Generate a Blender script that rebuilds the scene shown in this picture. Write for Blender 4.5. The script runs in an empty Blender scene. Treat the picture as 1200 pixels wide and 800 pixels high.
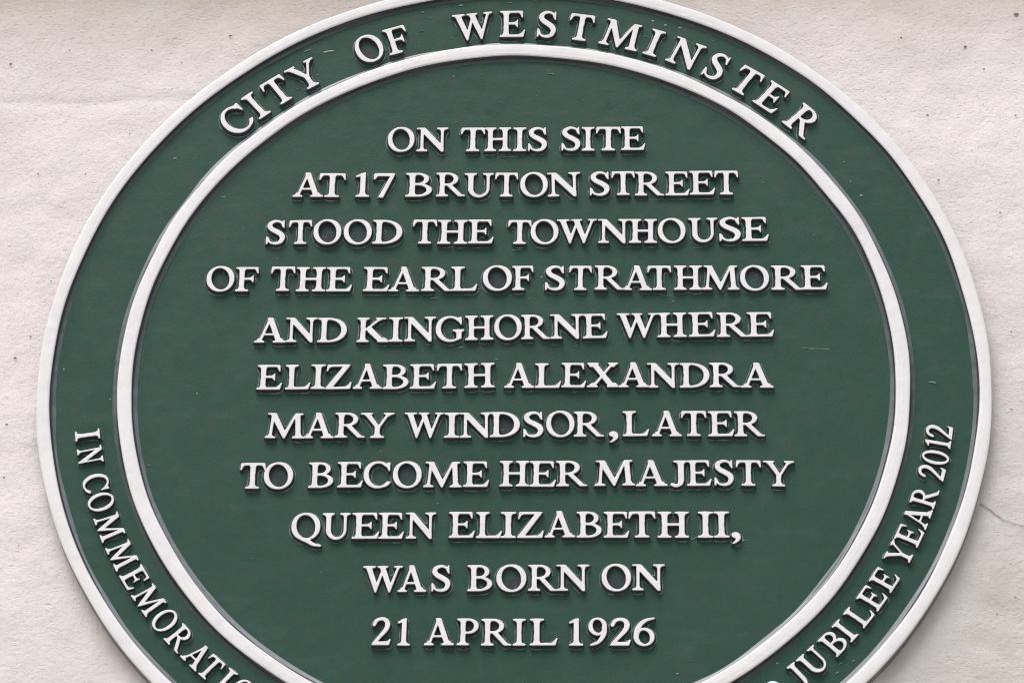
import bpy, bmesh, math, random
import numpy as np
from mathutils import Matrix, Vector
from mathutils.geometry import tessellate_polygon

random.seed(7)
rng = np.random.default_rng(7)
scene = bpy.context.scene
COL = scene.collection

# ---------------------------------------------------------------- camera
RP = 0.28                        # plaque radius in metres
PC = Vector((0.0, 0.0, 2.62))    # plaque centre, on the wall face
ZTOP, ZFIELD, ZLET = .0320, .0200, .0307   # heights above the wall, in plaque radii
PITCH, YAW = -.5101, .0332
TX, TY, TD, FPX = .0006, .0650, 6.8012, 3803.6

def _rot(p, y):
    cp, sp, cy, sy = math.cos(p), math.sin(p), math.cos(y), math.sin(y)
    return np.array([[1, 0, 0], [0, cp, -sp], [0, sp, cp]]) @ np.array([[cy, 0, sy], [0, 1, 0], [-sy, 0, cy]])
RC = _rot(PITCH, YAW)
TC = np.array([TX, TY, TD])      # centre of the ring-top plane in camera axes (x right, y down, z ahead)

cam_d = bpy.data.cameras.new("camera")
cam = bpy.data.objects.new("camera", cam_d); COL.objects.link(cam)
ax = lambda v: np.array([v[0], -v[2], v[1]])      # world axes -> plaque axes (x right, y down, z into the wall)
rows = [RC @ ax(e) for e in np.eye(3)]
W2C = np.array(rows).T                            # world -> camera (cv)
top_c = np.array(PC) + np.array([0, -ZTOP * RP, 0])
cpos = top_c - W2C.T @ TC * RP
cr, cu, cb = W2C[0], -W2C[1], -W2C[2]
m = Matrix(((cr[0], cu[0], cb[0], cpos[0]), (cr[1], cu[1], cb[1], cpos[1]), (cr[2], cu[2], cb[2], cpos[2]), (0, 0, 0, 1)))
cam.matrix_world = m
cam_d.sensor_width = 36; cam_d.lens = FPX * 36 / 1200
cam_d.clip_start = .05; cam_d.clip_end = 500
scene.camera = cam

def unproj(px, py, z=ZLET):
    """photograph pixel -> plaque coordinates (x right, y up, in plaque radii) on the plane at height z"""
    t = TC + RC[:, 2] * (ZTOP - z)
    M = np.stack([RC[:, 0], -RC[:, 1], t], 1)
    q = np.linalg.solve(M, np.array([(px - 600) / FPX, (py - 400) / FPX, 1.0]))
    return q[0] / q[2], q[1] / q[2]

# ---------------------------------------------------------------- daylight
SUN_EL, SUN_AZ = math.radians(63), math.radians(24)     # sun high in front of the wall, to the left
world = bpy.data.worlds.new("World"); scene.world = world; world.use_nodes = True
nt = world.node_tree; nt.nodes.clear()
sky = nt.nodes.new("ShaderNodeTexSky"); sky.sky_type = 'NISHITA'; sky.sun_disc = False
sky.sun_elevation = SUN_EL; sky.sun_rotation = math.pi + SUN_AZ
sky.air_density = 1.0; sky.dust_density = 4.0; sky.ozone_density = 1.0
hsv = nt.nodes.new("ShaderNodeHueSaturation"); hsv.inputs["Saturation"].default_value = .22   # overcast: nearly grey sky
bg = nt.nodes.new("ShaderNodeBackground"); bg.inputs[1].default_value = .12
out = nt.nodes.new("ShaderNodeOutputWorld")
nt.links.new(sky.outputs[0], hsv.inputs["Color"]); nt.links.new(hsv.outputs[0], bg.inputs[0]); nt.links.new(bg.outputs[0], out.inputs[0])
sd = bpy.data.lights.new("sun", 'SUN'); sd.energy = 1.5; sd.angle = math.radians(42); sd.color = (1, .965, .94)
sun = bpy.data.objects.new("sun", sd); COL.objects.link(sun)
sdir = Vector((-math.sin(SUN_AZ) * math.cos(SUN_EL), -math.cos(SUN_AZ) * math.cos(SUN_EL), math.sin(SUN_EL)))
sun.rotation_euler = sdir.to_track_quat('Z', 'Y').to_euler()
sun.location = PC + sdir * 5
scene.view_settings.view_transform = 'Standard'; scene.view_settings.look = 'None'
scene.view_settings.exposure = 0.42; scene.view_settings.gamma = 1.0
scene.render.filter_size = 1.15
scene.cycles.filter_width = 1.15

# ---------------------------------------------------------------- materials
def new_mat(name):
    mt = bpy.data.materials.new(name); mt.use_nodes = True
    n = mt.node_tree; b = n.nodes["Principled BSDF"]
    return mt, n, b
def node(n, t, **kw):
    x = n.nodes.new(t)
    for k, v in kw.items():
        if k in x.inputs.keys() if isinstance(k, str) else False: x.inputs[k].default_value = v
        else: setattr(x, k, v)
    return x
def coords(n, scale=(1, 1, 1)):
    g = node(n, "ShaderNodeNewGeometry"); mp = node(n, "ShaderNodeMapping"); mp.inputs["Scale"].default_value = scale
    n.links.new(g.outputs["Position"], mp.inputs["Vector"]); return mp.outputs[0]
def noise(n, vec, scale, detail=4, rough=.55):
    x = node(n, "ShaderNodeTexNoise"); x.inputs["Scale"].default_value = scale; x.inputs["Detail"].default_value = detail
    x.inputs["Roughness"].default_value = rough; n.links.new(vec, x.inputs["Vector"]); return x.outputs["Fac"]
def ramp(n, fac, stops):
    r = node(n, "ShaderNodeValToRGB"); e = r.color_ramp.elements
    while len(e) < len(stops): e.new(.5)
    for k, (p, c) in enumerate(stops):
        e[k].position = p; e[k].color = (c, c, c, 1) if isinstance(c, (int, float)) else (*c, 1)
    n.links.new(fac, r.inputs[0]); return r.outputs[0]
def mix(n, fac, a, b, mode='MIX'):
    x = node(n, "ShaderNodeMix", data_type='RGBA', blend_type=mode)
    for sock, v in ((x.inputs[0], fac), (x.inputs[6], a), (x.inputs[7], b)):
        if hasattr(v, 'is_linked') or isinstance(v, bpy.types.NodeSocket): n.links.new(v, sock)
        elif isinstance(v, (int, float)): sock.default_value = v
        else: sock.default_value = (*v, 1)
    return x.outputs[2]
def bump(n, h, dist, strength=1.0, normal=None):
    x = node(n, "ShaderNodeBump"); x.inputs["Strength"].default_value = strength; x.inputs["Distance"].default_value = dist
    n.links.new(h, x.inputs["Height"])
    if normal is not None: n.links.new(normal, x.inputs["Normal"])
    return x.outputs[0]

def mat_white():
    mt, n, b = new_mat("white enamel paint"); v = coords(n)
    c = ramp(n, noise(n, v, 90, 5), [(.30, (.74, .722, .735)), (.60, (.80, .785, .80))])
    dirt = ramp(n, noise(n, v, 900, 3, .7), [(.71, 0.0), (.80, .35)])
    c = mix(n, dirt, c, (.36, .34, .33))
    warm = ramp(n, noise(n, v, 22, 3), [(.45, 0.0), (.7, .5)])
    c = mix(n, warm, c, (.82, .785, .765))
    n.links.new(c, b.inputs["Base Color"]); b.inputs["Roughness"].default_value = .42
    h = bump(n, noise(n, v, 110, 3), .0010, .35); h = bump(n, noise(n, v, 420, 3), .00018, .22, h)
    n.links.new(h, b.inputs["Normal"]); return mt
def mat_green():
    mt, n, b = new_mat("dark green enamel paint"); v = coords(n)
    c = ramp(n, noise(n, v, 24, 5), [(.3, (.0195, .063, .041)), (.7, (.026, .072, .049))])
    c = mix(n, ramp(n, noise(n, v, 170, 2), [(.40, 0.0), (.62, .75)]), c, (.017, .070, .056))
    c = mix(n, ramp(n, noise(n, v, 110, 3), [(.50, 0.0), (.68, .6)]), c, (.037, .066, .053))
    c = mix(n, ramp(n, noise(n, v, 480, 4, .7), [(.35, 0.0), (.75, .55)]), c, (.036, .076, .061))
    sv = coords(n, (1, 1, 3.2))
    c = mix(n, ramp(n, noise(n, sv, 34, 6, .65), [(.54, 0.0), (.74, .45)]), c, (.052, .098, .080))
    fl = ramp(n, noise(n, sv, 210, 3, .6), [(.75, 0.0), (.80, .35)])
    c = mix(n, fl, c, (.20, .28, .26))
    n.links.new(c, b.inputs["Base Color"])
    n.links.new(ramp(n, noise(n, v, 120, 4), [(.3, .42), (.7, .60)]), b.inputs["Roughness"]); b.inputs["Specular IOR Level"].default_value = .17
    h = bump(n, noise(n, v, 14, 2), .006, .22); h = bump(n, noise(n, v, 130, 3), .0006, .35, h); h = bump(n, noise(n, v, 900, 4, .65), .00022, .8, h)
    n.links.new(h, b.inputs["Normal"]); return mt
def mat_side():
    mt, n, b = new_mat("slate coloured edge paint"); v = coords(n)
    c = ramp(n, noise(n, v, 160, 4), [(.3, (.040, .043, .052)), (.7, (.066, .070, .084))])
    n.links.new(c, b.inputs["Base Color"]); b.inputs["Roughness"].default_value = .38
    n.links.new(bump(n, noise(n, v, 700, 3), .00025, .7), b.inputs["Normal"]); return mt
def mat_ledge():
    # coved foot of the rings: slate green paint with sky light painted in pale where the cove faces up
    mt, n, b = new_mat("coved edge paint with painted light"); v = coords(n)
    g_ = node(n, "ShaderNodeNewGeometry"); sx = node(n, "ShaderNodeSeparateXYZ"); n.links.new(g_.outputs["True Normal"], sx.inputs[0])
    k = node(n, "ShaderNodeMath", operation='MULTIPLY_ADD'); n.links.new(noise(n, v, 130, 4), k.inputs[0]); k.inputs[1].default_value = .25
    n.links.new(sx.outputs["Z"], k.inputs[2])
    up_light = ramp(n, k.outputs[0], [(.08, 0.0), (.32, 1.0)])
    base = ramp(n, noise(n, v, 150, 4), [(.35, (.034, .058, .054)), (.65, (.050, .072, .070))])
    n.links.new(mix(n, up_light, base, (.20, .225, .245)), b.inputs["Base Color"]); b.inputs["Roughness"].default_value = .36; return mt
def mat_rim():
    mt, n, b = new_mat("grimy dark rim paint"); v = coords(n)
    c = ramp(n, noise(n, v, 120, 4), [(.3, (.13, .12, .122)), (.7, (.24, .225, .222))])
    n.links.new(c, b.inputs["Base Color"]); b.inputs["Roughness"].default_value = .6; return mt
def mat_flat(name, col, rough=.5):
    mt, n, b = new_mat(name); v = coords(n)
    c = ramp(n, noise(n, v, 700, 3), [(.3, tuple(x * .8 for x in col)), (.7, tuple(min(1, x * 1.15) for x in col))])
    n.links.new(c, b.inputs["Base Color"]); b.inputs["Roughness"].default_value = rough; return mt
def mat_wall():
    mt, n, b = new_mat("painted render"); v = coords(n); hv = coords(n, (1, 1, 1.7))
    c = ramp(n, noise(n, v, 3.1, 5), [(.36, (.828, .750, .742)), (.60, (.862, .792, .790))])
    def shade_patch(loc, rad, col, amt, c):  # soft falloff of light across the wall, painted into its colour
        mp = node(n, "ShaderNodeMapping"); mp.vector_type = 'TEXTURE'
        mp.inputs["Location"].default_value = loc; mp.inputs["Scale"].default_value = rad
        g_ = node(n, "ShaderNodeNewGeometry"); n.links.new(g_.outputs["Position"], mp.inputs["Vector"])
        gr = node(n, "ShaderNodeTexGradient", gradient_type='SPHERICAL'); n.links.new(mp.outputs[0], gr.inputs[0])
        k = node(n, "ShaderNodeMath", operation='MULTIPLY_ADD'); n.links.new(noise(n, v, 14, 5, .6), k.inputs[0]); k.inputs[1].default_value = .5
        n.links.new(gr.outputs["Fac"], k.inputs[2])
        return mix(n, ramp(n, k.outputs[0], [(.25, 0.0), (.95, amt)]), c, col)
    c = shade_patch((.36, 0, PC.z - .27), (.40, 1, .44), (.58, .535, .50), 1.0, c)  # shade at the plaque's lower right, painted in
    c = shade_patch((-.30, 0, PC.z - .30), (.24, 1, .26), (.66, .61, .59), .55, c)  # shade at its lower left, painted in
    c = shade_patch((0, 0, PC.z + .345), (1.2, 1, .145), (.60, .51, .44), .95, c)  # warm shade below the ledge, painted in
    c = mix(n, ramp(n, noise(n, hv, 38, 5), [(.4, 0.0), (.75, .6)]), c, (.74, .70, .67))
    pit = noise(n, hv, 330, 3, .6)
    c = mix(n, ramp(n, pit, [(.25, .30), (.35, 0.0)]), c, (.36, .325, .31))
    spot = noise(n, v, 520, 1, .3)
    c = mix(n, ramp(n, spot, [(.80, 0.0), (.84, .8)]), c, (.22, .20, .19))
    n.links.new(c, b.inputs["Base Color"]); b.inputs["Roughness"].default_value = .85
    h = bump(n, noise(n, v, 45, 5), .0030, .5)
    h = bump(n, ramp(n, pit, [(.2, 0.0), (.45, 1.0)]), .0005, .7, h)
    h = bump(n, noise(n, v, 260, 3, .6), .0009, .6, h); h = bump(n, noise(n, v, 620, 3, .6), .0005, .6, h)
    n.links.new(h, b.inputs["Normal"]); return mt
def mat_pad():
    mt, n, b = new_mat("dark patchy paint round the letters"); v = coords(n)
    c = mix(n, ramp(n, noise(n, v, 75, 4), [(.42, 0.0), (.58, 1.0)]), (.024, .068, .048), (.031, .037, .046))  # patchy mix of field green and darker slate
    c = mix(n, ramp(n, noise(n, v, 420, 3, .6), [(.62, 0.0), (.70, .6)]), c, (.16, .18, .19))
    n.links.new(c, b.inputs["Base Color"]); b.inputs["Roughness"].default_value = .5; b.inputs["Specular IOR Level"].default_value = .2
    n.links.new(bump(n, noise(n, v, 800, 3), .0003, .7), b.inputs["Normal"]); return mt
def mat_pad_edge():
    mt, n, b = new_mat("paint lip round the letters with painted highlight"); v = coords(n)
    c = mix(n, ramp(n, noise(n, v, 150, 4, .6), [(.50, 0.0), (.62, 1.0)]), (.045, .090, .074), (.20, .235, .235))  # pale stretches paint in the highlight along the pad edge
    n.links.new(c, b.inputs["Base Color"]); b.inputs["Roughness"].default_value = .35; return mt
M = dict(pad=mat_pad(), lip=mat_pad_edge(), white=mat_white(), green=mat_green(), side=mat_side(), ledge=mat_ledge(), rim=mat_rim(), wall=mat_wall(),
         fleck_and_glint=mat_flat("pale flecks and painted glints", (.20, .27, .25)), pit=mat_flat("dark pits in render", (.20, .175, .165), .9),
         crack=mat_flat("dark hairline crack", (.34, .305, .285), .9), screw=mat_flat("glossy screw paint", (.62, .72, .74), .12))

# ---------------------------------------------------------------- mesh helpers
def mesh_obj(name, V, F, mats, fm=None, parent=None, loc=(0, 0, 0), smooth=False):
    me = bpy.data.meshes.new(name); me.from_pydata([tuple(map(float, v)) for v in V], [], F)
    for x in mats: me.materials.append(x)
    if fm is not None: me.polygons.foreach_set("material_index", fm)
    if smooth: me.polygons.foreach_set("use_smooth", [True] * len(me.polygons))
    me.update()
    o = bpy.data.objects.new(name, me); COL.objects.link(o); o.location = loc
    if parent is not None: o.parent = parent
    return o
def wobble(n, amp, modes=30, lo=3):
    a = np.linspace(0, 2 * math.pi, n, endpoint=False); w = np.zeros(n)
    for k in range(lo, modes):
        w += rng.normal() * np.sin(k * a + rng.uniform(0, 6.3)) / math.sqrt(k)
    return w / (w.std() + 1e-9) * amp
def lathe(name, prof, mats, midx, groups, amps, parent, n=720, zamp=0.0):
    """prof: (radius, height) in plaque radii; groups: which wobble each profile point follows"""
    ws = [wobble(n, a) for a in amps]; zw = wobble(n, zamp) if zamp else np.zeros(n)
    V = []; a = np.linspace(0, 2 * math.pi, n, endpoint=False)
    for k, (r, z) in enumerate(prof):
        rr = (r + ws[groups[k]]) * RP; zz = (z + (zw if z > .02 else 0)) * RP * np.ones(n)
        V.append(np.stack([rr * np.cos(a), -zz, rr * np.sin(a)], 1))
    V = np.concatenate(V); F = []; fm = []
    for k in range(len(prof) - 1):
        for i in range(n):
            j = (i + 1) % n
            F.append((k * n + i, k * n + j, (k + 1) * n + j, (k + 1) * n + i)); fm.append(midx[k])
    return mesh_obj(name, V, F, mats, fm, parent, smooth=False)
# ---------------------------------------------------------------- letter shapes
GS = 110            # grid cells per cap height
GX0, GY0, GX1, GY1 = -0.22, -0.36, 1.62, 1.24
_gx = np.arange(GX0, GX1, 1.0 / GS)
_gy = np.arange(GY0, GY1, 1.0 / GS)
XX, YY = np.meshgrid(_gx, _gy)

class Pen:
    def __init__(s):
        s.m = np.zeros(XX.shape, bool)
    def _poly(s, pts):
        c = np.zeros(XX.shape, bool)
        n = len(pts)
        for i in range(n):
            x0, y0 = pts[i]; x1, y1 = pts[(i + 1) % n]
            if y0 == y1:
                continue
            k = ((y0 > YY) != (y1 > YY)) & (XX < (x1 - x0) * (YY - y0) / (y1 - y0) + x0)
            c ^= k
        return c
    def poly(s, *pts):
        s.m |= s._poly(pts); return s
    def cut(s, *pts):
        s.m &= ~s._poly(pts); return s
    def _ell(s, cx, cy, rx, ry, rot=0.0, p=2.0):
        a = math.radians(rot)
        u = (XX - cx) * math.cos(a) + (YY - cy) * math.sin(a)
        v = -(XX - cx) * math.sin(a) + (YY - cy) * math.cos(a)
        return np.abs(u / rx) ** p + np.abs(v / ry) ** p <= 1
    def ring(s, o, i, box=None):
        k = s._ell(*o) & ~s._ell(*i)
        if box:
            k &= (XX >= box[0]) & (XX <= box[1]) & (YY >= box[2]) & (YY <= box[3])
        s.m |= k; return s
    def dot(s, *a):
        s.m |= s._ell(*a); return s
    def stroke(s, pts, rad, n=14):
        P = np.array(pts, float); R = np.array(rad, float)
        k = len(P); out = []
        for i in range(k - 1):
            p0, p1, p2, p3 = P[max(i - 1, 0)], P[i], P[i + 1], P[min(i + 2, k - 1)]
            for t in np.linspace(0, 1, n, endpoint=(i == k - 2)):
                q = 0.5 * ((2 * p1) + (-p0 + p2) * t + (2 * p0 - 5 * p1 + 4 * p2 - p3) * t * t + (-p0 + 3 * p1 - 3 * p2 + p3) * t ** 3)
                out.append((q[0], q[1], R[i] * (1 - t) + R[i + 1] * t))
        for x, y, r in out:
            s.m |= (XX - x) ** 2 + (YY - y) ** 2 <= r * r
        return s
    def foot(s, x, w, l=.13, r=.13, y=0.0, up=1, t=.062, b=.06):
        # bracketed serif slab at height y, growing upward (up=1) or downward (up=-1)
        u = up
        s.poly((x - w / 2 - l, y), (x + w / 2 + r, y), (x + w / 2 + r, y + u * t), (x + w / 2 + b * .8, y + u * (t + .022)),
               (x + w / 2 + .02, y + u * (t + .05)), (x + w / 2, y + u * (t + .11)), (x - w / 2, y + u * (t + .11)),
               (x - w / 2 - .02, y + u * (t + .05)), (x - w / 2 - b * .8, y + u * (t + .022)), (x - w / 2 - l, y + u * t))
        return s
    def stem(s, x, w=.175, y0=0.0, y1=1.0, lb=.13, rb=.13, lt=.13, rt=.13):
        h = w / 2
        s.poly((x - h, y0), (x + h, y0), (x + h * .93, (y0 + y1) / 2), (x + h, y1), (x - h, y1), (x - h * .93, (y0 + y1) / 2))
        if lb is not None: s.foot(x, w, lb, rb, y0, 1)
        if lt is not None: s.foot(x, w, lt, rt, y1, -1)
        return s
    def bar(s, x0, y0, x1, y1, w):
        # slanted bar with horizontal ends
        s.poly((x0 - w / 2, y0), (x0 + w / 2, y0), (x1 + w / 2, y1), (x1 - w / 2, y1)); return s

HB = .088
def g_I(p): p.stem(.25, .18, lb=.15, rb=.15, lt=.15, rt=.15)
def g_H(p): p.stem(.235); p.stem(.765); p.poly((.2, .465), (.8, .465), (.8, .465 + HB), (.2, .465 + HB))
def _Etop(p, x=.80): p.poly((.2, 1), (x - .005, 1), (x + .01, .735), (x - .035, .735), (x - .085, .875), (x - .13, 1 - HB + .005), (.2, 1 - HB))
def _Emid(p, x=.64): p.poly((.2, .47), (x - .12, .47), (x - .06, .43), (x - .035, .36), (x, .36), (x, .66), (x - .035, .66), (x - .06, .60), (x - .12, .47 + HB), (.2, .47 + HB))
def _Ebot(p, x=.89): p.poly((.2, 0), (x - .07, 0), (x, .27), (x - .04, .285), (x - .12, .155), (x - .2, HB), (.2, HB))
def g_E(p): p.stem(.235, rb=.1, rt=.1); _Etop(p); _Emid(p); _Ebot(p)
def g_F(p): p.stem(.235, rt=.1, rb=.15); _Etop(p, .79); _Emid(p, .64)
def g_L(p): p.stem(.235, rb=.1, rt=.14); _Ebot(p, .89)
def g_T(p):
    p.stem(.425, lt=.1, rt=.1, lb=.145, rb=.145)
    p.poly((.02, 1), (.83, 1), (.85, .72), (.805, .72), (.765, .84), (.70, 1 - HB), (.15, 1 - HB), (.085, .84), (.045, .72), (0, .72))
def g_A(p):
    p.bar(.165, 0, .485, .93, .095); p.bar(.845, 0, .495, 1.02, .20)
    p.poly((.40, .9), (.60, .9), (.545, 1.02), (.46, 1.02))
    p.poly((.25, .295), (.75, .295), (.72, .375), (.28, .375))
    p.foot(.165, .095, .135, .125); p.foot(.845, .2, .12, .13)
def g_N(p):
    p.bar(.20, 0, .20, .96, .098); p.bar(.885, .05, .885, 1, .098)
    p.poly((.06, 1), (.295, 1), (.935, .20), (.935, -.02), (.855, -.02), (.15, .86), (.15, .93))
    p.foot(.20, .098, .14, .14); p.foot(.885, .098, .14, .15, 1, -1)
    p.poly((0, 1), (.25, 1), (.2, .90), (.12, .935), (0, .94))
def g_M(p):
    p.bar(.165, 0, .235, .98, .098); p.bar(1.125, 0, 1.06, 1, .175)
    p.poly((.13, 1), (.335, 1), (.70, .20), (.665, -.01), (.615, -.01), (.20, .80))
    p.poly((.615, -.01), (.665, -.01), (1.06, 1), (.985, 1), (.60, .17))
    p.foot(.165, .098, .13, .13); p.foot(1.125, .175, .13, .12)
    p.poly((.04, 1), (.3, 1), (.24, .86), (.17, .925), (.04, .94))
    p.poly((.98, 1), (1.26, 1), (1.26, .94), (1.16, .92), (1.10, .84), (1.0, .9))
def g_W(p):
    p.poly((.085, 1), (.285, 1), (.505, .28), (.47, -.02), (.425, -.02))
    p.poly((.425, -.02), (.475, -.02), (.77, .97), (.69, .97), (.44, .22))
    p.poly((.56, 1), (.76, 1), (.985, .28), (.955, -.02), (.905, -.02))
    p.poly((.905, -.02), (.955, -.02), (1.285, 1), (1.20, 1), (.93, .22))
    p.poly((0, 1), (.44, 1), (.44, .94), (.33, .92), (.27, .85), (.14, .85), (.10, .92), (0, .94))
    p.poly((.5, 1), (.88, 1), (.88, .94), (.80, .925), (.74, .85), (.62, .85), (.58, .92), (.5, .94))
    p.poly((1.08, 1), (1.385, 1), (1.385, .94), (1.28, .92), (1.24, .85), (1.19, .92), (1.08, .94))
def g_Y(p):
    p.stem(.56, y1=.5, lt=None, lb=.14, rb=.14)
    p.poly((.09, 1), (.30, 1), (.62, .47), (.64, .36), (.48, .36), (.475, .44))
    p.poly((.55, .42), (.645, .42), (.98, 1), (.88, 1))
    p.poly((0, 1), (.40, 1), (.40, .94), (.32, .925), (.28, .85), (.18, .86), (.12, .925), (0, .94))
    p.poly((.75, 1), (1.1, 1), (1.1, .94), (.99, .92), (.92, .85), (.85, .92), (.75, .94))
def g_X(p):
    p.poly((.10, 1), (.32, 1), (.955, 0), (.735, 0)); p.poly((.145, 0), (.25, 0), (.915, 1), (.815, 1))
    p.foot(.21, .22, .07, .07, 1, -1); p.foot(.865, .1, .12, .11, 1, -1)
    p.foot(.195, .1, .14, .12); p.foot(.845, .22, .08, .08)
def g_K(p):
    p.stem(.235)
    p.poly((.28, .40), (.30, .52), (.80, 1), (.92, 1)); p.poly((.385, .62), (.40, .42), (.80, 0), (1.05, 0), (.50, .64))
    p.poly((.66, 1), (1.03, 1), (1.03, .94), (.88, .925), (.80, .86), (.74, .925), (.66, .94))
    p.foot(.92, .24, .05, .09)
def _bowl(p, y0, y1, xr, th=.165, xc=.42):
    cy = (y0 + y1) / 2; ry = (y1 - y0) / 2
    p.ring((xc, cy, xr - xc, ry), (xc - .01, cy, xr - xc - th + .01, ry - HB + .008), (xc, 9, -9, 9))
    p.poly((.2, y1), (xc + .01, y1), (xc + .01, y1 - HB + .008), (.2, y1 - HB + .008))
    p.poly((.2, y0), (xc + .01, y0), (xc + .01, y0 + HB - .008), (.2, y0 + HB - .008))
def g_R(p):
    p.stem(.235, rt=.05); _bowl(p, .455, 1, .80)
    p.poly((.36, .50), (.55, .52), (.93, .07), (1.05, .055), (1.05, 0), (.80, 0))
def g_P(p): p.stem(.235, rt=.05); _bowl(p, .43, 1, .78)
def g_B(p): p.stem(.235, rt=.05, rb=.05); _bowl(p, .49, 1, .76, .155); _bowl(p, 0, .56, .86, .17)
def g_D(p):
    p.stem(.235, rt=.05, rb=.05)
    p.ring((.38, .5, .62, .5, 0, 2.1), (.36, .5, .455, .5 - HB + .01, 0, 2.1), (.37, 9, -9, 9))
    p.poly((.2, 1), (.39, 1), (.39, .922), (.2, .922)); p.poly((.2, 0), (.39, 0), (.39, .078), (.2, .078))
def g_O(p): p.ring((.47, .5, .47, .53, 0, 2.08), (.47, .5, .305, .448, 9, 2.0))
def g_Q(p):
    p.ring((.47, .5, .47, .53, 0, 2.08), (.47, .5, .305, .448, 9, 2.0))
    p.stroke([(.36, .02), (.55, -.06), (.74, -.19), (.96, -.235)], [.06, .075, .06, .035])
def g_C(p):
    p.ring((.49, .5, .49, .53, 0, 2.08), (.525, .5, .345, .447, 6, 2.0))
    p.cut((.56, .5), (.80, .86), (1.3, 1.0), (1.3, -.1), (.93, .17))
    p.poly((.885, .985), (.93, .985), (.915, .64), (.87, .64), (.83, .76), (.72, .88), (.76, .93))
    p.stroke([(.74, .065), (.84, .12), (.92, .205)], [.05, .04, .03])
def g_G(p):
    p.ring((.49, .5, .49, .53, 0, 2.08), (.525, .5, .345, .447, 6, 2.0))
    p.cut((.56, .47), (.80, .86), (1.3, 1.0), (1.3, -.1), (.87, .10))
    p.poly((.865, .985), (.905, .985), (.90, .66), (.855, .66), (.81, .77), (.71, .88), (.74, .93))
    p.poly((.70, .02), (.885, .09), (.885, .42), (.715, .42), (.715, .12)); p.foot(.80, .17, .13, .1, .47, -1)
def g_U(p):
    p.poly((.145, .32), (.145, 1), (.32, 1), (.32, .32)); p.foot(.232, .175, .13, .12, 1, -1)
    p.poly((.78, .34), (.78, 1), (.875, 1), (.875, .34)); p.foot(.828, .095, .14, .14, 1, -1)
    p.ring((.51, .36, .365, .385), (.55, .37, .23, .295), (-9, 9, -9, .365))
def g_J(p):
    p.poly((.245, .2), (.245, 1), (.42, 1), (.42, .22), (.37, .05), (.22, -.02)); p.foot(.333, .175, .13, .12, 1, -1)
    p.stroke([(.34, .22), (.29, .07), (.18, .01), (.07, .06)], [.08, .065, .055, .062])
def g_S(p):
    p.stroke([(.555, .76), (.50, .90), (.34, .968), (.17, .90), (.115, .76), (.19, .63), (.36, .52), (.51, .40), (.555, .25), (.48, .09), (.31, .032), (.14, .09), (.07, .26)],
             [.03, .036, .048, .068, .083, .090, .093, .093, .083, .066, .046, .036, .03])
    p.poly((.55, 1), (.60, 1), (.61, .68), (.565, .68), (.525, .80)); p.poly((.01, 0), (.06, 0), (.10, .2), (.06, .33), (.015, .33))
def g_Z(p):
    p.poly((.66, 1), (.87, 1), (.25, .03), (.02, 0)); p.poly((.10, 1), (.85, 1), (.8, 1 - HB), (.24, 1 - HB), (.16, .86), (.115, .73), (.065, .73))
    p.poly((.02, 0), (.85, 0), (.90, .28), (.855, .29), (.80, .17), (.70, HB), (.1, HB))
def g_1(p): p.stem(.28, .18, lt=None, lb=.14, rb=.14); p.poly((.37, 1.03), (.33, 1.03), (.03, .88), (.04, .82), (.19, .86), (.37, .7))
def g_2(p):
    p.stroke([(.09, .76), (.17, .92), (.34, .985), (.50, .92), (.555, .76), (.49, .57), (.33, .36), (.10, .07)], [.058, .058, .055, .075, .085, .078, .062, .05])
    p.poly((.0, 0), (.62, 0), (.68, .22), (.63, .23), (.56, .145), (.30, .135), (.12, .15))
def g_7(p): p.poly((.05, 1), (.72, 1), (.72, .95), (.36, -.03), (.2, -.03), (.56, .87), (.16, .87), (.08, .74), (.03, .74))
def g_9(p):
    p.ring((.32, .70, .32, .335), (.32, .71, .17, .25, 10)); p.stroke([(.55, .68), (.55, .48), (.46, .26), (.30, .09), (.08, .01)], [.085, .085, .075, .055, .032])
def g_6(p):
    p.ring((.34, .32, .34, .345), (.35, .31, .18, .255, 10)); p.stroke([(.09, .36), (.11, .56), (.21, .77), (.40, .94), (.66, 1.02)], [.085, .085, .075, .055, .032])
def g_0(p): p.ring((.34, .5, .34, .53), (.34, .5, .19, .45))
def g_comma(p): p.dot(.16, .09, .125, .115); p.stroke([(.20, .09), (.235, -.02), (.18, -.14), (.08, -.23)], [.085, .07, .045, .022])

def blur(a, sig):
    r = int(3 * sig + 1); k = np.exp(-np.arange(-r, r + 1) ** 2 / (2 * sig * sig)); k /= k.sum()
    a = np.apply_along_axis(lambda v: np.convolve(v, k, 'same'), 0, a)
    return np.apply_along_axis(lambda v: np.convolve(v, k, 'same'), 1, a)

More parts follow.
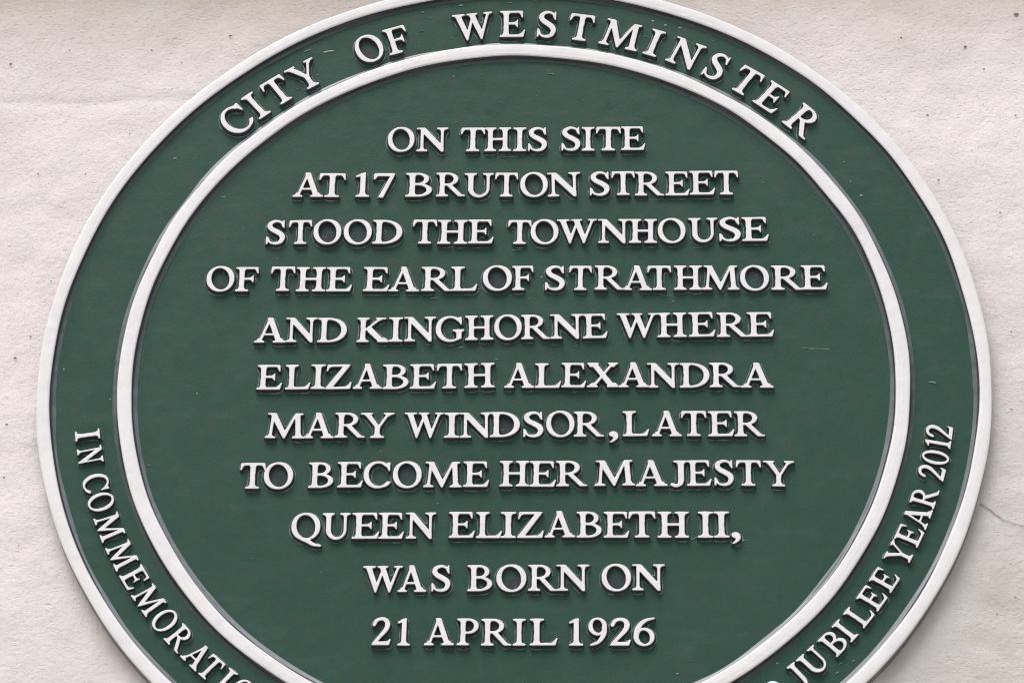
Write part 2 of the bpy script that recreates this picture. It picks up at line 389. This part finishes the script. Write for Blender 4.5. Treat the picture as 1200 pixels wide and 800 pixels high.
def contours(f, lev):
    # marching squares, loops oriented with the inside (f > lev) on the left
    b = f > lev
    H_, W_ = f.shape
    seg = {}
    code = b[:-1, :-1] * 1 + b[:-1, 1:] * 2 + b[1:, 1:] * 4 + b[1:, :-1] * 8
    T = {1: [(3, 0)], 2: [(0, 1)], 3: [(3, 1)], 4: [(1, 2)], 5: [(3, 2), (1, 0)], 6: [(0, 2)], 7: [(3, 2)], 8: [(2, 3)], 9: [(2, 0)],
         10: [(0, 3), (2, 1)], 11: [(2, 1)], 12: [(1, 3)], 13: [(1, 0)], 14: [(0, 3)]}
    def key(i, j, e):
        return [(i, j, 0), (i, j + 1, 1), (i + 1, j, 0), (i, j, 1)][e]
    for i, j in zip(*np.nonzero((code > 0) & (code < 15))):
        for a, c in T[int(code[i, j])]:
            seg[key(i, j, a)] = key(i, j, c)
    def pt(k):
        i, j, d = k
        if d == 0:
            t = (lev - f[i, j]) / (f[i, j + 1] - f[i, j]); return (GX0 + (j + t) / GS, GY0 + i / GS)
        t = (lev - f[i, j]) / (f[i + 1, j] - f[i, j]); return (GX0 + j / GS, GY0 + (i + t) / GS)
    loops = []
    while seg:
        k0 = next(iter(seg)); k = k0; L = []
        while k in seg:
            L.append(pt(k)); k = seg.pop(k)
        if len(L) > 12:
            loops.append(np.array(L))
    return loops

def simplify(L, tol):
    n = len(L); keep = np.zeros(n, bool)
    a = 0; b = int(np.argmax(((L - L[0]) ** 2).sum(1))); keep[a] = keep[b] = True
    st = [(a, b), (b, n)]
    while st:
        i, j = st.pop()
        if j - i < 2: continue
        p, q = L[i], L[j % n]; d = q - p; ln = math.hypot(*d) + 1e-12
        s = L[i + 1:j] - p
        dist = np.abs(s[:, 0] * d[1] - s[:, 1] * d[0]) / ln
        k = int(np.argmax(dist))
        if dist[k] > tol or j - i > 26:
            k = k if dist[k] > tol else (j - i) // 2 - 1
            k += i + 1; keep[k] = True; st += [(i, k), (k, j)]
    return L[keep]

def area(L):
    x, y = L[:, 0], L[:, 1]
    return .5 * (x * np.roll(y, -1) - np.roll(x, -1) * y).sum()

def vnormals(L):
    d = np.roll(L, -1, 0) - L; d /= np.linalg.norm(d, axis=1)[:, None] + 1e-12
    n = np.stack([d[:, 1], -d[:, 0]], 1)            # outward for loops with the inside on the left
    m = n + np.roll(n, 1, 0); m /= np.linalg.norm(m, axis=1)[:, None] + 1e-9
    return m

GLYPHS = {k[2:]: v for k, v in list(globals().items()) if k.startswith('g_')}
def glyph_loops(name, sig=1.5, lev=.5, tol=.0022, bold=0):
    p = Pen(); GLYPHS[name](p)
    f = blur(p.m.astype(float), sig)
    return [simplify(L, tol) for L in contours(f, lev)]

# ---------------------------------------------------------------- the wall
def smooth_noise(nx, nz, cell):
    a = rng.normal(size=(nz, nx)); return blur_any(a, cell)
def blur_any(a, sig):
    r = int(3 * sig + 1); k = np.exp(-np.arange(-r, r + 1) ** 2 / (2 * sig * sig)); k /= k.sum()
    a = np.apply_along_axis(lambda v: np.convolve(v, k, 'same'), 0, a)
    a = np.apply_along_axis(lambda v: np.convolve(v, k, 'same'), 1, a)
    return a / a.std()
gx = np.concatenate([[-2.6, -1.6, -1.0, -.7], np.arange(-.5, .5001, .0025), [.7, 1.0, 1.6, 2.6]])
gz = np.concatenate([[-2.62, -1.3, -.8, -.5], np.arange(-.4, .3401, .0025), [.36, .5, 1.0, 2.0]])
nx, nz = len(gx), len(gz)
relief = .00030 * smooth_noise(nx, nz, 5) + .00016 * smooth_noise(nx, nz, 2)
# faint filled joint running along the wall near the top
jx, jy = unproj(60, 123, 0.0)
Zg = gz[:, None] * np.ones((1, nx)); Xg = gx[None, :] * np.ones((nz, 1))
jz = jy * RP + .0022 * np.sin(Xg * 17) + .0012 * np.sin(Xg * 53)
relief -= .0007 * np.exp(-((Zg - jz) / .0030) ** 2) * np.clip((-Xg + .1) / .4, .15, 1)
edge = (np.abs(Xg) > .49) | (Zg < -.39) | (Zg > .33)
relief[edge] = 0
relief = np.minimum(relief, .0008)
V = np.stack([Xg.ravel(), -relief.ravel(), Zg.ravel()], 1)
F = [(j * nx + i, j * nx + i + 1, (j + 1) * nx + i + 1, (j + 1) * nx + i) for j in range(nz - 1) for i in range(nx - 1)]
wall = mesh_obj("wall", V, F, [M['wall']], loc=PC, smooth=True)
wall['kind'] = 'structure'; wall['label'] = "pale pinkish cream painted render wall behind the plaque"

pv = mesh_obj("pavement", [(-9, -14, 0), (9, -14, 0), (9, .02, 0), (-9, .02, 0)], [(0, 1, 2, 3)], [mat_flat("pale paving", (.34, .32, .30), .8)])
pv['kind'] = 'structure'; pv['label'] = "pale stone pavement at the foot of the wall"

def wall_pt(px, py):
    x, y = unproj(px, py, 0.0); return x * RP, y * RP
def ribbon(pts, widths, y=-.0009, seed=1):
    r = np.random.default_rng(seed); P = np.array(pts); V = []; F = []
    for k in range(len(P)):
        d = P[min(k + 1, len(P) - 1)] - P[max(k - 1, 0)]; d /= np.linalg.norm(d) + 1e-9; nrm = np.array([-d[1], d[0]])
        w = widths[k] * (.75 + .5 * r.random())
        for s in (-1, 1): q = P[k] + nrm * s * w / 2; V.append((q[0], y, q[1]))
    F = [(2 * k, 2 * k + 2, 2 * k + 3, 2 * k + 1) for k in range(len(P) - 1)]
    return V, F
cp = [(1148, 591), (1156, 595), (1162, 599), (1167, 604), (1173, 608), (1180, 611.5), (1190, 614.5), (1200, 617), (1213, 623), (1228, 626), (1245, 633)]
fine = []
for a, b in zip(cp[:-1], cp[1:]):
    for t in (0, .33, .66): fine.append((a[0] + (b[0] - a[0]) * t + random.uniform(-.5, .5), a[1] + (b[1] - a[1]) * t + random.uniform(-.5, .5)))
pts = [np.array(wall_pt(*p)) for p in fine]
V, F = ribbon(pts, [.0007 * (1 - .5 * k / len(pts)) for k in range(len(pts))])
mesh_obj("crack", V, F, [M['crack']], parent=wall)  # thin dark strip along the hairline crack
pits = [(270, 43, 1.7), (12.5, 76, 1.5), (178, 60, 1.0), (213, 75, .9), (82, 60, .8), (152, 158, 1.0), (272, 83, 1.1), (1191, 18, 2.2), (1131, 56, 1.6), (1056, 45, 1.2), (1087, 136, 1.4),
        (1190, 136, 1.2), (1153, 82, 1.0), (18, 420, 1.6), (36, 395, 1.1), (8, 498, 1.2), (5, 560, 1.0), (143, 770, 1.4), (100, 205, .9), (45, 205, 1.0), (1172, 250, 1.1), (1140, 330, .9), (1185, 390, 1.0), (1100, 212, 1.3), (1190, 700, 1.0), (1168, 720, .9), (60, 330, .8), (22, 640, 1.0), (1185, 480, 1.0)]
for k in range(28):
    pits.append((random.uniform(-10, 1210), random.uniform(-20, 820), random.uniform(.35, .8)))
V = []; F = []
for x, y, r in pits:
    cx, cz = wall_pt(x, y)
    if math.hypot(cx, cz) < RP * 1.02: continue
    b = len(V); n = 9; V.append((cx, -.00094, cz))
    for i in range(n):
        a = 2 * math.pi * i / n; q = r / 2000 * random.uniform(.7, 1.25); V.append((cx + 1.35 * q * math.cos(a), -.00086, cz + q * math.sin(a)))
    F += [(b, b + 1 + (i + 1) % n, b + 1 + i) for i in range(n)]
o = mesh_obj("pits", V, F, [M['pit']], parent=wall); o['kind'] = 'stuff'

# moulding that runs along the wall just above the picture
def moulding(name, prof, x0, x1, m):
    V = [(x, -p[0], p[1]) for x in (x0, x1) for p in prof]; n = len(prof)
    F = [(i, (i + 1) % n, n + (i + 1) % n, n + i) for i in range(n)] + [tuple(range(n))[::-1], tuple(range(n, 2 * n))]
    return mesh_obj(name, V, F, [m], loc=PC)
MZ = 1.165 * RP
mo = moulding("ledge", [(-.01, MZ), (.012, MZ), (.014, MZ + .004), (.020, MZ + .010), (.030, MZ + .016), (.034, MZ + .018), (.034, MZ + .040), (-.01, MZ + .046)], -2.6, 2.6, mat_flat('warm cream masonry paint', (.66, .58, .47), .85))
mo['kind'] = 'structure'; mo['label'] = "cream painted ledge moulding running above the plaque"

# ---------------------------------------------------------------- the plaque
plaque = bpy.data.objects.new("plaque", None); COL.objects.link(plaque); plaque.location = PC
plaque.empty_display_size = .1
plaque['label'] = "round dark green plaque with white rings and raised white lettering on the pale wall"
plaque['category'] = "plaque"

# green field: a disc with fine undulation of the casting
na, nr = 240, 46
V = [(0, -ZFIELD * RP, 0)]; F = []
for k in range(1, nr + 1):
    r = .985 * RP * k / nr
    for i in range(na):
        a = 2 * math.pi * i / na; V.append((r * math.cos(a), -ZFIELD * RP + .00012 * math.sin(r * 60 + 2 * a) + random.gauss(0, .000012), r * math.sin(a)))
F += [(0, 1 + i, 1 + (i + 1) % na) for i in range(na)]
F += [(1 + (k - 1) * na + i, 1 + k * na + i, 1 + k * na + (i + 1) % na, 1 + (k - 1) * na + (i + 1) % na) for k in range(1, nr) for i in range(na)]
disc = mesh_obj("field", V, F, [M['green']], parent=plaque, smooth=True)

zt, zf = ZTOP, ZFIELD
lathe("outer_ring", [(1.0000, -.004), (1.0000, .014), (.9998, .025), (.9992, zt - .0022), (.9975, zt - .0008), (.9945, zt), (.9865, zt + .0004), (.9765, zt), (.9732, zt - .0008), (.9717, zt - .0026), (.9702, zf + .0062),
       (.9688, zf + .0026), (.9664, zf + .0016), (.9636, zf + .0008), (.9612, zf + .0001), (.9600, zf - .002)],
      [M['white'], M['side'], M['ledge'], M['rim'], M['green']], [3, 3, 3, 0, 0, 0, 0, 0, 0, 1, 1, 2, 2, 2, 4], [0, 0, 0, 0, 0, 0, 0, 1, 1, 1, 1, 2, 2, 3, 3, 3], [.0006, .0009, .0007, .0007], plaque, zamp=.0003)
lathe("inner_ring", [(.8424, zf - .002), (.8412, zf + .0001), (.8385, zf + .0008), (.8355, zf + .0016), (.8332, zf + .0026), (.8316, zf + .0062), (.8303, zt - .0026), (.8290, zt - .0008), (.8258, zt), (.8155, zt + .0004), (.8052, zt),
       (.8022, zt - .0008), (.8008, zt - .0026), (.7990, zf + .0062), (.7974, zf + .0026), (.7950, zf + .0017), (.7918, zf + .0009), (.7888, zf + .0001), (.7878, zf - .002)],
      [M['white'], M['side'], M['ledge'], M['green']], [3, 2, 2, 2, 1, 1, 0, 0, 0, 0, 0, 0, 1, 1, 2, 2, 2, 3], [0, 0, 0, 1, 1, 1, 2, 2, 2, 2, 2, 3, 3, 3, 4, 4, 5, 5, 5], [.0006, .0006, .0008, .0008, .0006, .0006], plaque, zamp=.0003)

# glyph meshes: x right, z up (cap height = 1), y out of the wall in metres
CAP_M = .0172
def glyph_mesh(name, thin=False, cache={}):
    key = (name, thin)
    if key in cache: return cache[key]
    p = Pen(); GLYPHS[name](p)
    f = blur(p.m.astype(float), 1.6)
    lev = .51 if thin else .50
    loops = [simplify(L, .0022)[::-1] for L in contours(f, lev)]
    loops.sort(key=lambda L: -abs(area(L)))
    V = []; F = []; fm = []
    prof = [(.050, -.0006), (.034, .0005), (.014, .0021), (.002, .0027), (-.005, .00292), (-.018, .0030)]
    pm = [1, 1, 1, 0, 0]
    tops = []
    for L in loops:
        nrm = vnormals(L); n = len(L); b = len(V)
        for off, z in prof:
            Q = L + nrm * off
            V += [(q[0], -z, q[1]) for q in Q]
        for k in range(len(prof) - 1):
            for i in range(n):
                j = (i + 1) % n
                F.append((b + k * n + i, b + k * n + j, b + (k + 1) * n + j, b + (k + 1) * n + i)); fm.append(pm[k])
        tops.append((b + (len(prof) - 1) * n, n))
    polys = [[Vector((V[s + i][0], V[s + i][2], 0)) for i in range(n)] for s, n in tops]
    idx = [s + i for s, n in tops for i in range(n)]
    for t in tessellate_polygon(polys):
        F.append(tuple(idx[i] for i in t)); fm.append(0)
    # low cast pad round the letter
    g = blur(p.m.astype(float), 9.0)
    for L in [simplify(L, .004)[::-1] for L in contours(g, .16)]:
        if area(L) < 0: continue
        nrm = vnormals(L); n = len(L); b = len(V)
        for off, z in ((.030, -.0003), (.012, .00030), (-.012, .00038)):
            V += [(q[0], -z, q[1]) for q in L + nrm * off]
        for k in range(2):
            for i in range(n):
                j = (i + 1) % n; F.append((b + k * n + i, b + k * n + j, b + (k + 1) * n + j, b + (k + 1) * n + i)); fm.append(3)
        s = b + 2 * n
        for t in tessellate_polygon([[Vector((V[s + i][0], V[s + i][2], 0)) for i in range(n)]]):
            F.append(tuple(s + i for i in t)); fm.append(2)
    me = bpy.data.meshes.new("glyph_" + name)
    me.from_pydata([tuple(map(float, v)) for v in V], [], F)
    for x in (M['white'], M['side'], M['pad'], M['lip']): me.materials.append(x)
    me.polygons.foreach_set("material_index", fm)
    bm = bmesh.new(); bm.from_mesh(me); bmesh.ops.recalc_face_normals(bm, faces=bm.faces); bm.to_mesh(me); bm.free()
    allx = np.concatenate(loops)[:, 0]
    cache[key] = (me, allx.min(), allx.max()); return cache[key]

KIND = lambda ch: 'comma' if ch == ',' else ('digit' if ch.isdigit() else 'letter')
def place(ch, ox, oy, ang, sx, sy, word, thin=False, align='l'):
    """ox, oy: plaque radii of the left (or centre) end of the base line"""
    me, x0, x1 = glyph_mesh('comma' if ch == ',' else ch, thin)
    xr = x0 if align == 'l' else (x0 + x1) / 2
    o = bpy.data.objects.new(KIND(ch), me); COL.objects.link(o); o.parent = plaque
    c, s = math.cos(ang), math.sin(ang)
    o.location = (ox * RP - c * xr * sx, -ZFIELD * RP, oy * RP - s * xr * sx)
    o.rotation_euler = (0, -ang, 0)
    o.scale = (sx, random.uniform(.88, 1.12), sy)
    o['label'] = "raised white " + ("comma after " if ch == ',' else ("digit %s in " % ch if ch.isdigit() else "letter %s in " % ch)) + word
    return o

def line(base, cap, words):
    bx = [b[0] for b in base]; by = [b[1] for b in base]
    for word, gl in words:
        for ch, a, b in gl:
            ya, yb = np.interp(a, bx, by), np.interp(b, bx, by)
            p = np.array(unproj(a, ya)); q = np.array(unproj(b, yb)); u = np.array(unproj((a + b) / 2, (ya + yb) / 2 - cap))
            mid = (p + q) / 2; h = np.linalg.norm(u - mid)
            me, x0, x1 = glyph_mesh('comma' if ch == ',' else ch)
            ang = math.atan2(q[1] - p[1], q[0] - p[0]) + random.gauss(0, .006)
            place(ch, p[0], p[1], ang, np.linalg.norm(q - p) * RP / (x1 - x0), h * RP, word)

line([(454, 177.6), (600, 176.9), (757, 175.8)], 27.6, [
 ("ON", [("O", 454.2, 485.3), ("N", 487.5, 524.7)]),
 ("THIS", [("T", 539.7, 568), ("H", 567.5, 598.8), ("I", 601.3, 616.7), ("S", 618.8, 640.8)]),
 ("SITE", [("S", 658, 680), ("I", 681.7, 696.7), ("T", 698.3, 727.5), ("E", 728, 756.3)])])
line([(342, 230.4), (640, 230.4), (700, 229), (866, 228)], 27.8, [
 ("AT", [("A", 342.5, 378.3), ("T", 372.8, 404)]),
 ("17", [("1", 415.8, 432.5), ("7", 436.7, 461.7)]),
 ("BRUTON", [("B", 474.7, 505.8), ("R", 510.8, 545), ("U", 543.7, 578), ("T", 579.7, 606.7), ("O", 609.5, 641.7), ("N", 641.7, 680.8)]),
 ("STREET", [("S", 691.3, 714.2), ("T", 716.7, 744.2), ("R", 744.2, 778.3), ("E", 780, 808.3), ("E", 808.3, 838.3), ("T", 837.5, 865.3)])])
line([(311, 285.8), (600, 285.4), (770, 284.3), (901, 281.8)], 27.9, [
 ("STOOD", [("S", 311.3, 333.3), ("T", 338, 365), ("O", 366.7, 399.2), ("O", 402.5, 435.3), ("D", 435.8, 470.8)]),
 ("THE", [("T", 483.3, 511.7), ("H", 512.2, 547.5), ("E", 548.3, 578.3)]),
 ("TOWNHOUSE", [("T", 595, 622.5), ("O", 621.7, 654.2), ("W", 652.8, 699.6), ("N", 700.6, 738), ("H", 737, 770), ("O", 771.5, 803.8), ("U", 806.9, 841.3), ("S", 843.3, 868.3), ("E", 870, 901.3)])])
line([(241, 341), (500, 340.8), (620, 339.5), (970, 339.0)], 28.3, [
 ("OF", [("O", 241.3, 273.7), ("F", 275, 301.7)]),
 ("THE", [("T", 316.7, 345), ("H", 346.3, 380.8), ("E", 381.7, 412)]),
 ("EARL", [("E", 425, 455.8), ("A", 455, 490.8), ("R", 493.3, 530), ("L", 528.3, 559.2)]),
 ("OF", [("O", 565.8, 599.7), ("F", 600, 625)]),
 ("STRATHMORE", [("S", 638.7, 661.7), ("T", 666.7, 693.3), ("R", 696.7, 731.7), ("A", 729.2, 764.2), ("T", 758.7, 786.7), ("H", 790, 823), ("M", 823, 866.7), ("O", 867.5, 901.3), ("R", 904.2, 941.7), ("E", 939.2, 970.3)])])
line([(297, 401), (500, 400), (560, 398), (640, 397), (730, 395.5), (907, 393.6)], 28.5, [
 ("AND", [("A", 297.5, 335), ("N", 334.2, 371), ("D", 371.5, 405.8)]),
 ("KINGHORNE", [("K", 417.5, 455), ("I", 455, 471.7), ("N", 473, 510.8), ("G", 510.8, 544.2), ("H", 545, 578.3), ("O", 579.2, 611.3), ("R", 610.8, 645), ("N", 644.7, 683.8), ("E", 683.2, 712.3)]),
 ("WHERE", [("W", 722.8, 770.7), ("H", 770.7, 805), ("E", 807.5, 838.7), ("R", 840.3, 877.5), ("E", 875.8, 907.5)])])
line([(300, 456), (500, 455), (600, 453.8), (907, 453.4)], 28.7, [
 ("ELIZABETH", [("E", 300.3, 330), ("L", 333.7, 363.3), ("I", 363.7, 380.8), ("Z", 380.8, 411.7), ("A", 413.3, 447.5), ("B", 448, 478.3), ("E", 480, 510.8), ("T", 511.7, 541.3), ("H", 544.2, 579.7)]),
 ("ALEXANDRA", [("A", 590.8, 625.8), ("L", 626.7, 657.5), ("E", 657.5, 686.7), ("X", 687.5, 725), ("A", 725, 760.8), ("N", 758.3, 796), ("D", 796.7, 831.7), ("R", 831.7, 868.3), ("A", 868.3, 906.7)])])
line([(310, 512.9), (560, 512.2), (640, 511), (897, 510.6)], 29.3, [
 ("MARY", [("M", 310, 356.3), ("A", 355, 390.8), ("R", 391.7, 427.5), ("Y", 421.7, 461.3)]),
 ("WINDSOR", [("W", 473.3, 519.2), ("I", 520, 538.3), ("N", 538.3, 577), ("D", 573.8, 609.2), ("S", 613.3, 636.7), ("O", 640, 673), ("R", 672.3, 708), (",", 714, 724.5)]),
 ("LATER", [("L", 730, 760.8), ("A", 764.2, 799.2), ("T", 798.3, 828), ("E", 830.3, 860.8), ("R", 860.8, 896.7)])])
line([(280, 571.8), (450, 570.6), (620, 569.5), (860, 568.5), (931, 569.5)], 29.8, [
 ("TO", [("T", 280.3, 310), ("O", 308.3, 342.5)]),
 ("BECOME", [("B", 360.8, 390), ("E", 395, 425), ("C", 425.8, 457.5), ("O", 460, 493.7), ("M", 495.8, 540.8), ("E", 542.5, 573)]),
 ("HER", [("H", 585.3, 620), ("E", 620.5, 651.3), ("R", 651.7, 688.3)]),
 ("MAJESTY", [("M", 696.7, 744.2), ("A", 745, 782.5), ("J", 785.8, 806.5), ("E", 805.2, 834.2), ("S", 837.5, 860), ("T", 862.5, 892), ("Y", 894.2, 930.8)])])
line([(340, 631.4), (520, 630), (700, 629.3), (868, 629)], 30.4, [
 ("QUEEN", [("Q", 340.8, 376.5), ("U", 377.2, 410), ("E", 412, 444.2), ("E", 443, 473), ("N", 475, 510.5)]),
 ("ELIZABETH", [("E", 525.8, 556.3), ("L", 557.5, 588), ("I", 586.5, 604.5), ("Z", 605.8, 637), ("A", 638.3, 674.2), ("B", 675.8, 705), ("E", 707.5, 737.5), ("T", 736.7, 768.3), ("H", 770.8, 807.5)]),
 ("II", [("I", 818, 836), ("I", 836.7, 855), (",", 857.5, 868)])])
line([(424, 693), (590, 692), (780, 691)], 30.5, [
 ("WAS", [("W", 424.7, 471.3), ("A", 465.8, 499.2), ("S", 505.5, 527.5)]),
 ("BORN", [("B", 547.5, 576.7), ("O", 581.7, 616.7), ("R", 618.7, 653.3), ("N", 652, 690.8)]),
 ("ON", [("O", 705.3, 739.7), ("N", 740.8, 779.2)])])
line([(435, 755.4), (768, 755.6)], 31.3, [
 ("21", [("2", 435.3, 457.5), ("1", 465, 480)]),
 ("APRIL", [("A", 496.7, 531.7), ("P", 535, 560.3), ("R", 563.7, 599), ("I", 600.8, 615.8), ("L", 620.8, 653.3)]),
 ("1926", [("1", 666.7, 683.3), ("9", 689.7, 711.3), ("2", 715, 739.2), ("6", 742.5, 767.5)])])

# arcs: image point at the middle of each letter; bottom arcs read with their tops towards the centre
def arc(word, gl, cap, sx, inward, thin, rmid=None):
    P = [unproj(x, y) for _, x, y in gl]
    rs = [math.hypot(*p) for p in P]
    print("arc", word, "radii", [round(r, 4) for r in rs])
    for (ch, x, y), p, r in zip(gl, P, rs):
        a = math.atan2(p[1], p[0]); r = rmid if rmid else r
        dr = -cap / 2 if not inward else cap / 2
        ang = a - math.pi / 2 if not inward else a + math.pi / 2
        rb = r + dr
        k = {'N': .84, '1': .85, 'U': 1.14, 'B': 1.1, 'E': 1.08, 'I': 1.12, 'L': 1.08, 'J': 1.1}.get(ch, 1) if thin else 1
        place(ch, rb * math.cos(a), rb * math.sin(a), ang + random.gauss(0, .008), sx * k * RP, cap * RP, word, thin, 'c')
arc("CITY", [("C", 276, 140), ("I", 300, 124), ("T", 324.5, 105), ("Y", 357.5, 87.5)], .0705, .0655, False, False, .8857)
arc("OF", [("O", 433, 58), ("F", 465, 46)], .0705, .0655, False, False, .8857)
arc("WESTMINSTER", [("W", 554.5, 30), ("E", 600.5, 29), ("S", 641, 30), ("T", 681, 33), ("M", 727, 44), ("I", 766, 52), ("N", 804, 62), ("S", 839, 79), ("T", 875.8, 94), ("E", 905, 114), ("R", 943, 141)], .0705, .0655, False, False, .8857)
arc("IN", [("I", 102.5, 509.5), ("N", 105, 533)], .0515, .044, True, True, .8953)
arc("COMMEMORATION", [("C", 112.5, 565), ("O", 118.5, 587.7), ("M", 128.7, 616), ("M", 143.6, 649), ("E", 159.5, 675), ("M", 174.5, 702), ("O", 193, 726), ("R", 210, 748), ("A", 230, 768), ("T", 246, 782), ("I", 263, 797), ("O", 283, 809), ("N", 305, 823)], .0515, .044, True, True, .8953)
arc("JUBILEE", [("J", 936, 790), ("U", 953, 773), ("B", 977.8, 752.4), ("I", 991.5, 739), ("L", 1007.6, 719), ("E", 1023.5, 700), ("E", 1037.5, 678.6)], .0515, .044, True, True, .8953)
arc("YEAR", [("Y", 1054, 648), ("E", 1066, 626), ("A", 1076.3, 604.4), ("R", 1086, 582)], .0515, .044, True, True, .8953)
arc("2012", [("2", 1094.5, 553.5), ("0", 1098, 535.5), ("1", 1103, 519.5), ("2", 1104, 505.5)], .0525, .047, True, True, .8965)

# domed fixing screw low on the band
sx_, sy_ = unproj(906, 805, ZFIELD + .01)
V = []; F = []; n = 40; prof = [(1.25, -.1), (1.2, .08), (1.02, .12), (1.0, .3), (.93, .55), (.78, .76), (.55, .92), (.28, 1.0)]
sr = .0150 * RP
for r, z in prof:
    for i in range(n):
        a = 2 * math.pi * i / n; V.append((r * sr * math.cos(a), -z * sr * .75, r * sr * math.sin(a)))
F = [(k * n + i, k * n + (i + 1) % n, (k + 1) * n + (i + 1) % n, (k + 1) * n + i) for k in range(len(prof) - 1) for i in range(n)]
F.append(tuple((len(prof) - 1) * n + i for i in range(n)))
o = mesh_obj("screw", V, F, [M['screw']], parent=plaque, loc=(sx_ * RP, -ZFIELD * RP, sy_ * RP), smooth=True)
o['label'] = "glossy domed fixing screw below the word JUBILEE"

# flecks, runs and scratches of pale paint, plus painted glints under letters, on the green field (px, py, length px, thickness px, angle deg)
FL = [(960, 409, 28, .9, -2), (946, 408, 14, .8, 0), (1093, 448, 10, 2.0, -12), (262, 231, 6, 1.8, 12), (385, 61, 16, 3.0, 8), (360, 60, 10, 1.6, 20), (532, 90, 4, 1.2, 0), (540, 7, 7, 2.4, 5), (495, 15, 5, 2, 0),
      (645, 87, 10, .8, 0), (325, 303, 2, 2, 0), (285, 268, 1.8, 1.8, 0), (606, 293, 12, 1.3, -4), (509, 349, 9, 1.4, 4), (470, 350, 3, 1, 0), (248, 345, 12, 1.0, -35), (620, 350, 4, 1, 10),
      (540, 407, 7, 1.6, 12), (582, 421, 4, 1.4, 0), (676, 405, 6, 1.2, 4), (650, 404, 16, .8, -3), (597, 184, 26, 1.0, 0), (770, 234, 22, .9, 2), (835, 233, 26, .9, 4), (735, 290, 10, .9, 0), (817, 291, 14, .9, 2), (780, 347, 18, .8, 5),
      (635, 325, 3, 2.2, 0), (666, 323, 9, 1.4, 10), (448, 286, 3, 1, 0), (868, 213, 2.4, 1.6, 30), (894, 214, 4, 1.2, 0), (789, 353, 3, 2, 0), (954, 276, 4, 1, 0), (175, 545, 3, 1.2, 0), (204, 646, 2, 1.4, 0),
      (1009, 229.5, 4, 3, 30), (997, 213, 3, 2, 0), (989, 190, 4, 1.4, 20), (205, 186, 5, 2, 5), (75, 433, 2.4, 3, 0), (66, 432, 2.5, 7, 0), (129, 468, 3, 2, 0), (231, 461, 2.2, 2.2, 0), (446, 529, 2, 2, 0), (875, 633, 3, 1, 0), (871, 633.5, 2.6, 1.8, 0),
      (815, 630, 12, 1.0, 22), (794, 789, 3, 2, 0), (985, 777, 6, 1.2, 30), (981, 788, 5, 1.3, 40), (962, 758, 4, 1.2, 20), (972, 768, 3, 1, 20), (1000, 774, 4, 1.4, 10), (911, 777, 2.5, 2, 0), (296, 654, 2, 1.2, 0), (487, 620, 1.6, 1.6, 0), (513, 590, 2, 2, 0),
      (376, 670, 1.6, 1.6, 0), (650, 30, 5, 1.2, 50), (765, 25, 4, 3, 0), (797, 33, 5, 2.5, 0), (780, 30, 4, 3, 0), (740, 420, 2.4, 1.2, 0), (880, 355, 4, 1, 0)]
r2 = random.Random(3)
for k in range(260):
    a = r2.uniform(0, 6.283); r = math.sqrt(r2.random()) * .95
    FL.append((None, (r * math.cos(a), r * math.sin(a)), r2.uniform(.5, 1.7), r2.uniform(.5, 1.1), r2.uniform(-30, 30)))
for k in range(45):     # brushed streaks in the top band
    a = math.radians(r2.uniform(55, 125)); r = r2.uniform(.86, .955)
    FL.append((None, (r * math.cos(a), r * math.sin(a)), r2.uniform(2, 7), r2.uniform(.6, 1.4), math.degrees(a) - 90))
V = []; F = []
for f in FL:
    if f[0] is None: cx, cy = f[1]
    else: cx, cy = unproj(f[0], f[1], ZFIELD)
    L, w, an = f[2] / 1120, f[3] / 1120, math.radians(f[4]); b = len(V); n = 10
    zb = -ZFIELD * RP
    V.append((cx * RP, zb - .0005, cy * RP))
    for i in range(n):
        t = 2 * math.pi * i / n; u = L * math.cos(t) * r2.uniform(.85, 1.1); v = w * math.sin(t) * r2.uniform(.7, 1.2)
        V.append(((cx + u * math.cos(an) - v * math.sin(an)) * RP, zb - .00022, (cy + u * math.sin(an) + v * math.cos(an)) * RP))
    F += [(b, b + 1 + (i + 1) % n, b + 1 + i) for i in range(n)]
o = mesh_obj("flecks_and_glints", V, F, [M['fleck_and_glint']], parent=plaque); o['kind'] = 'stuff'
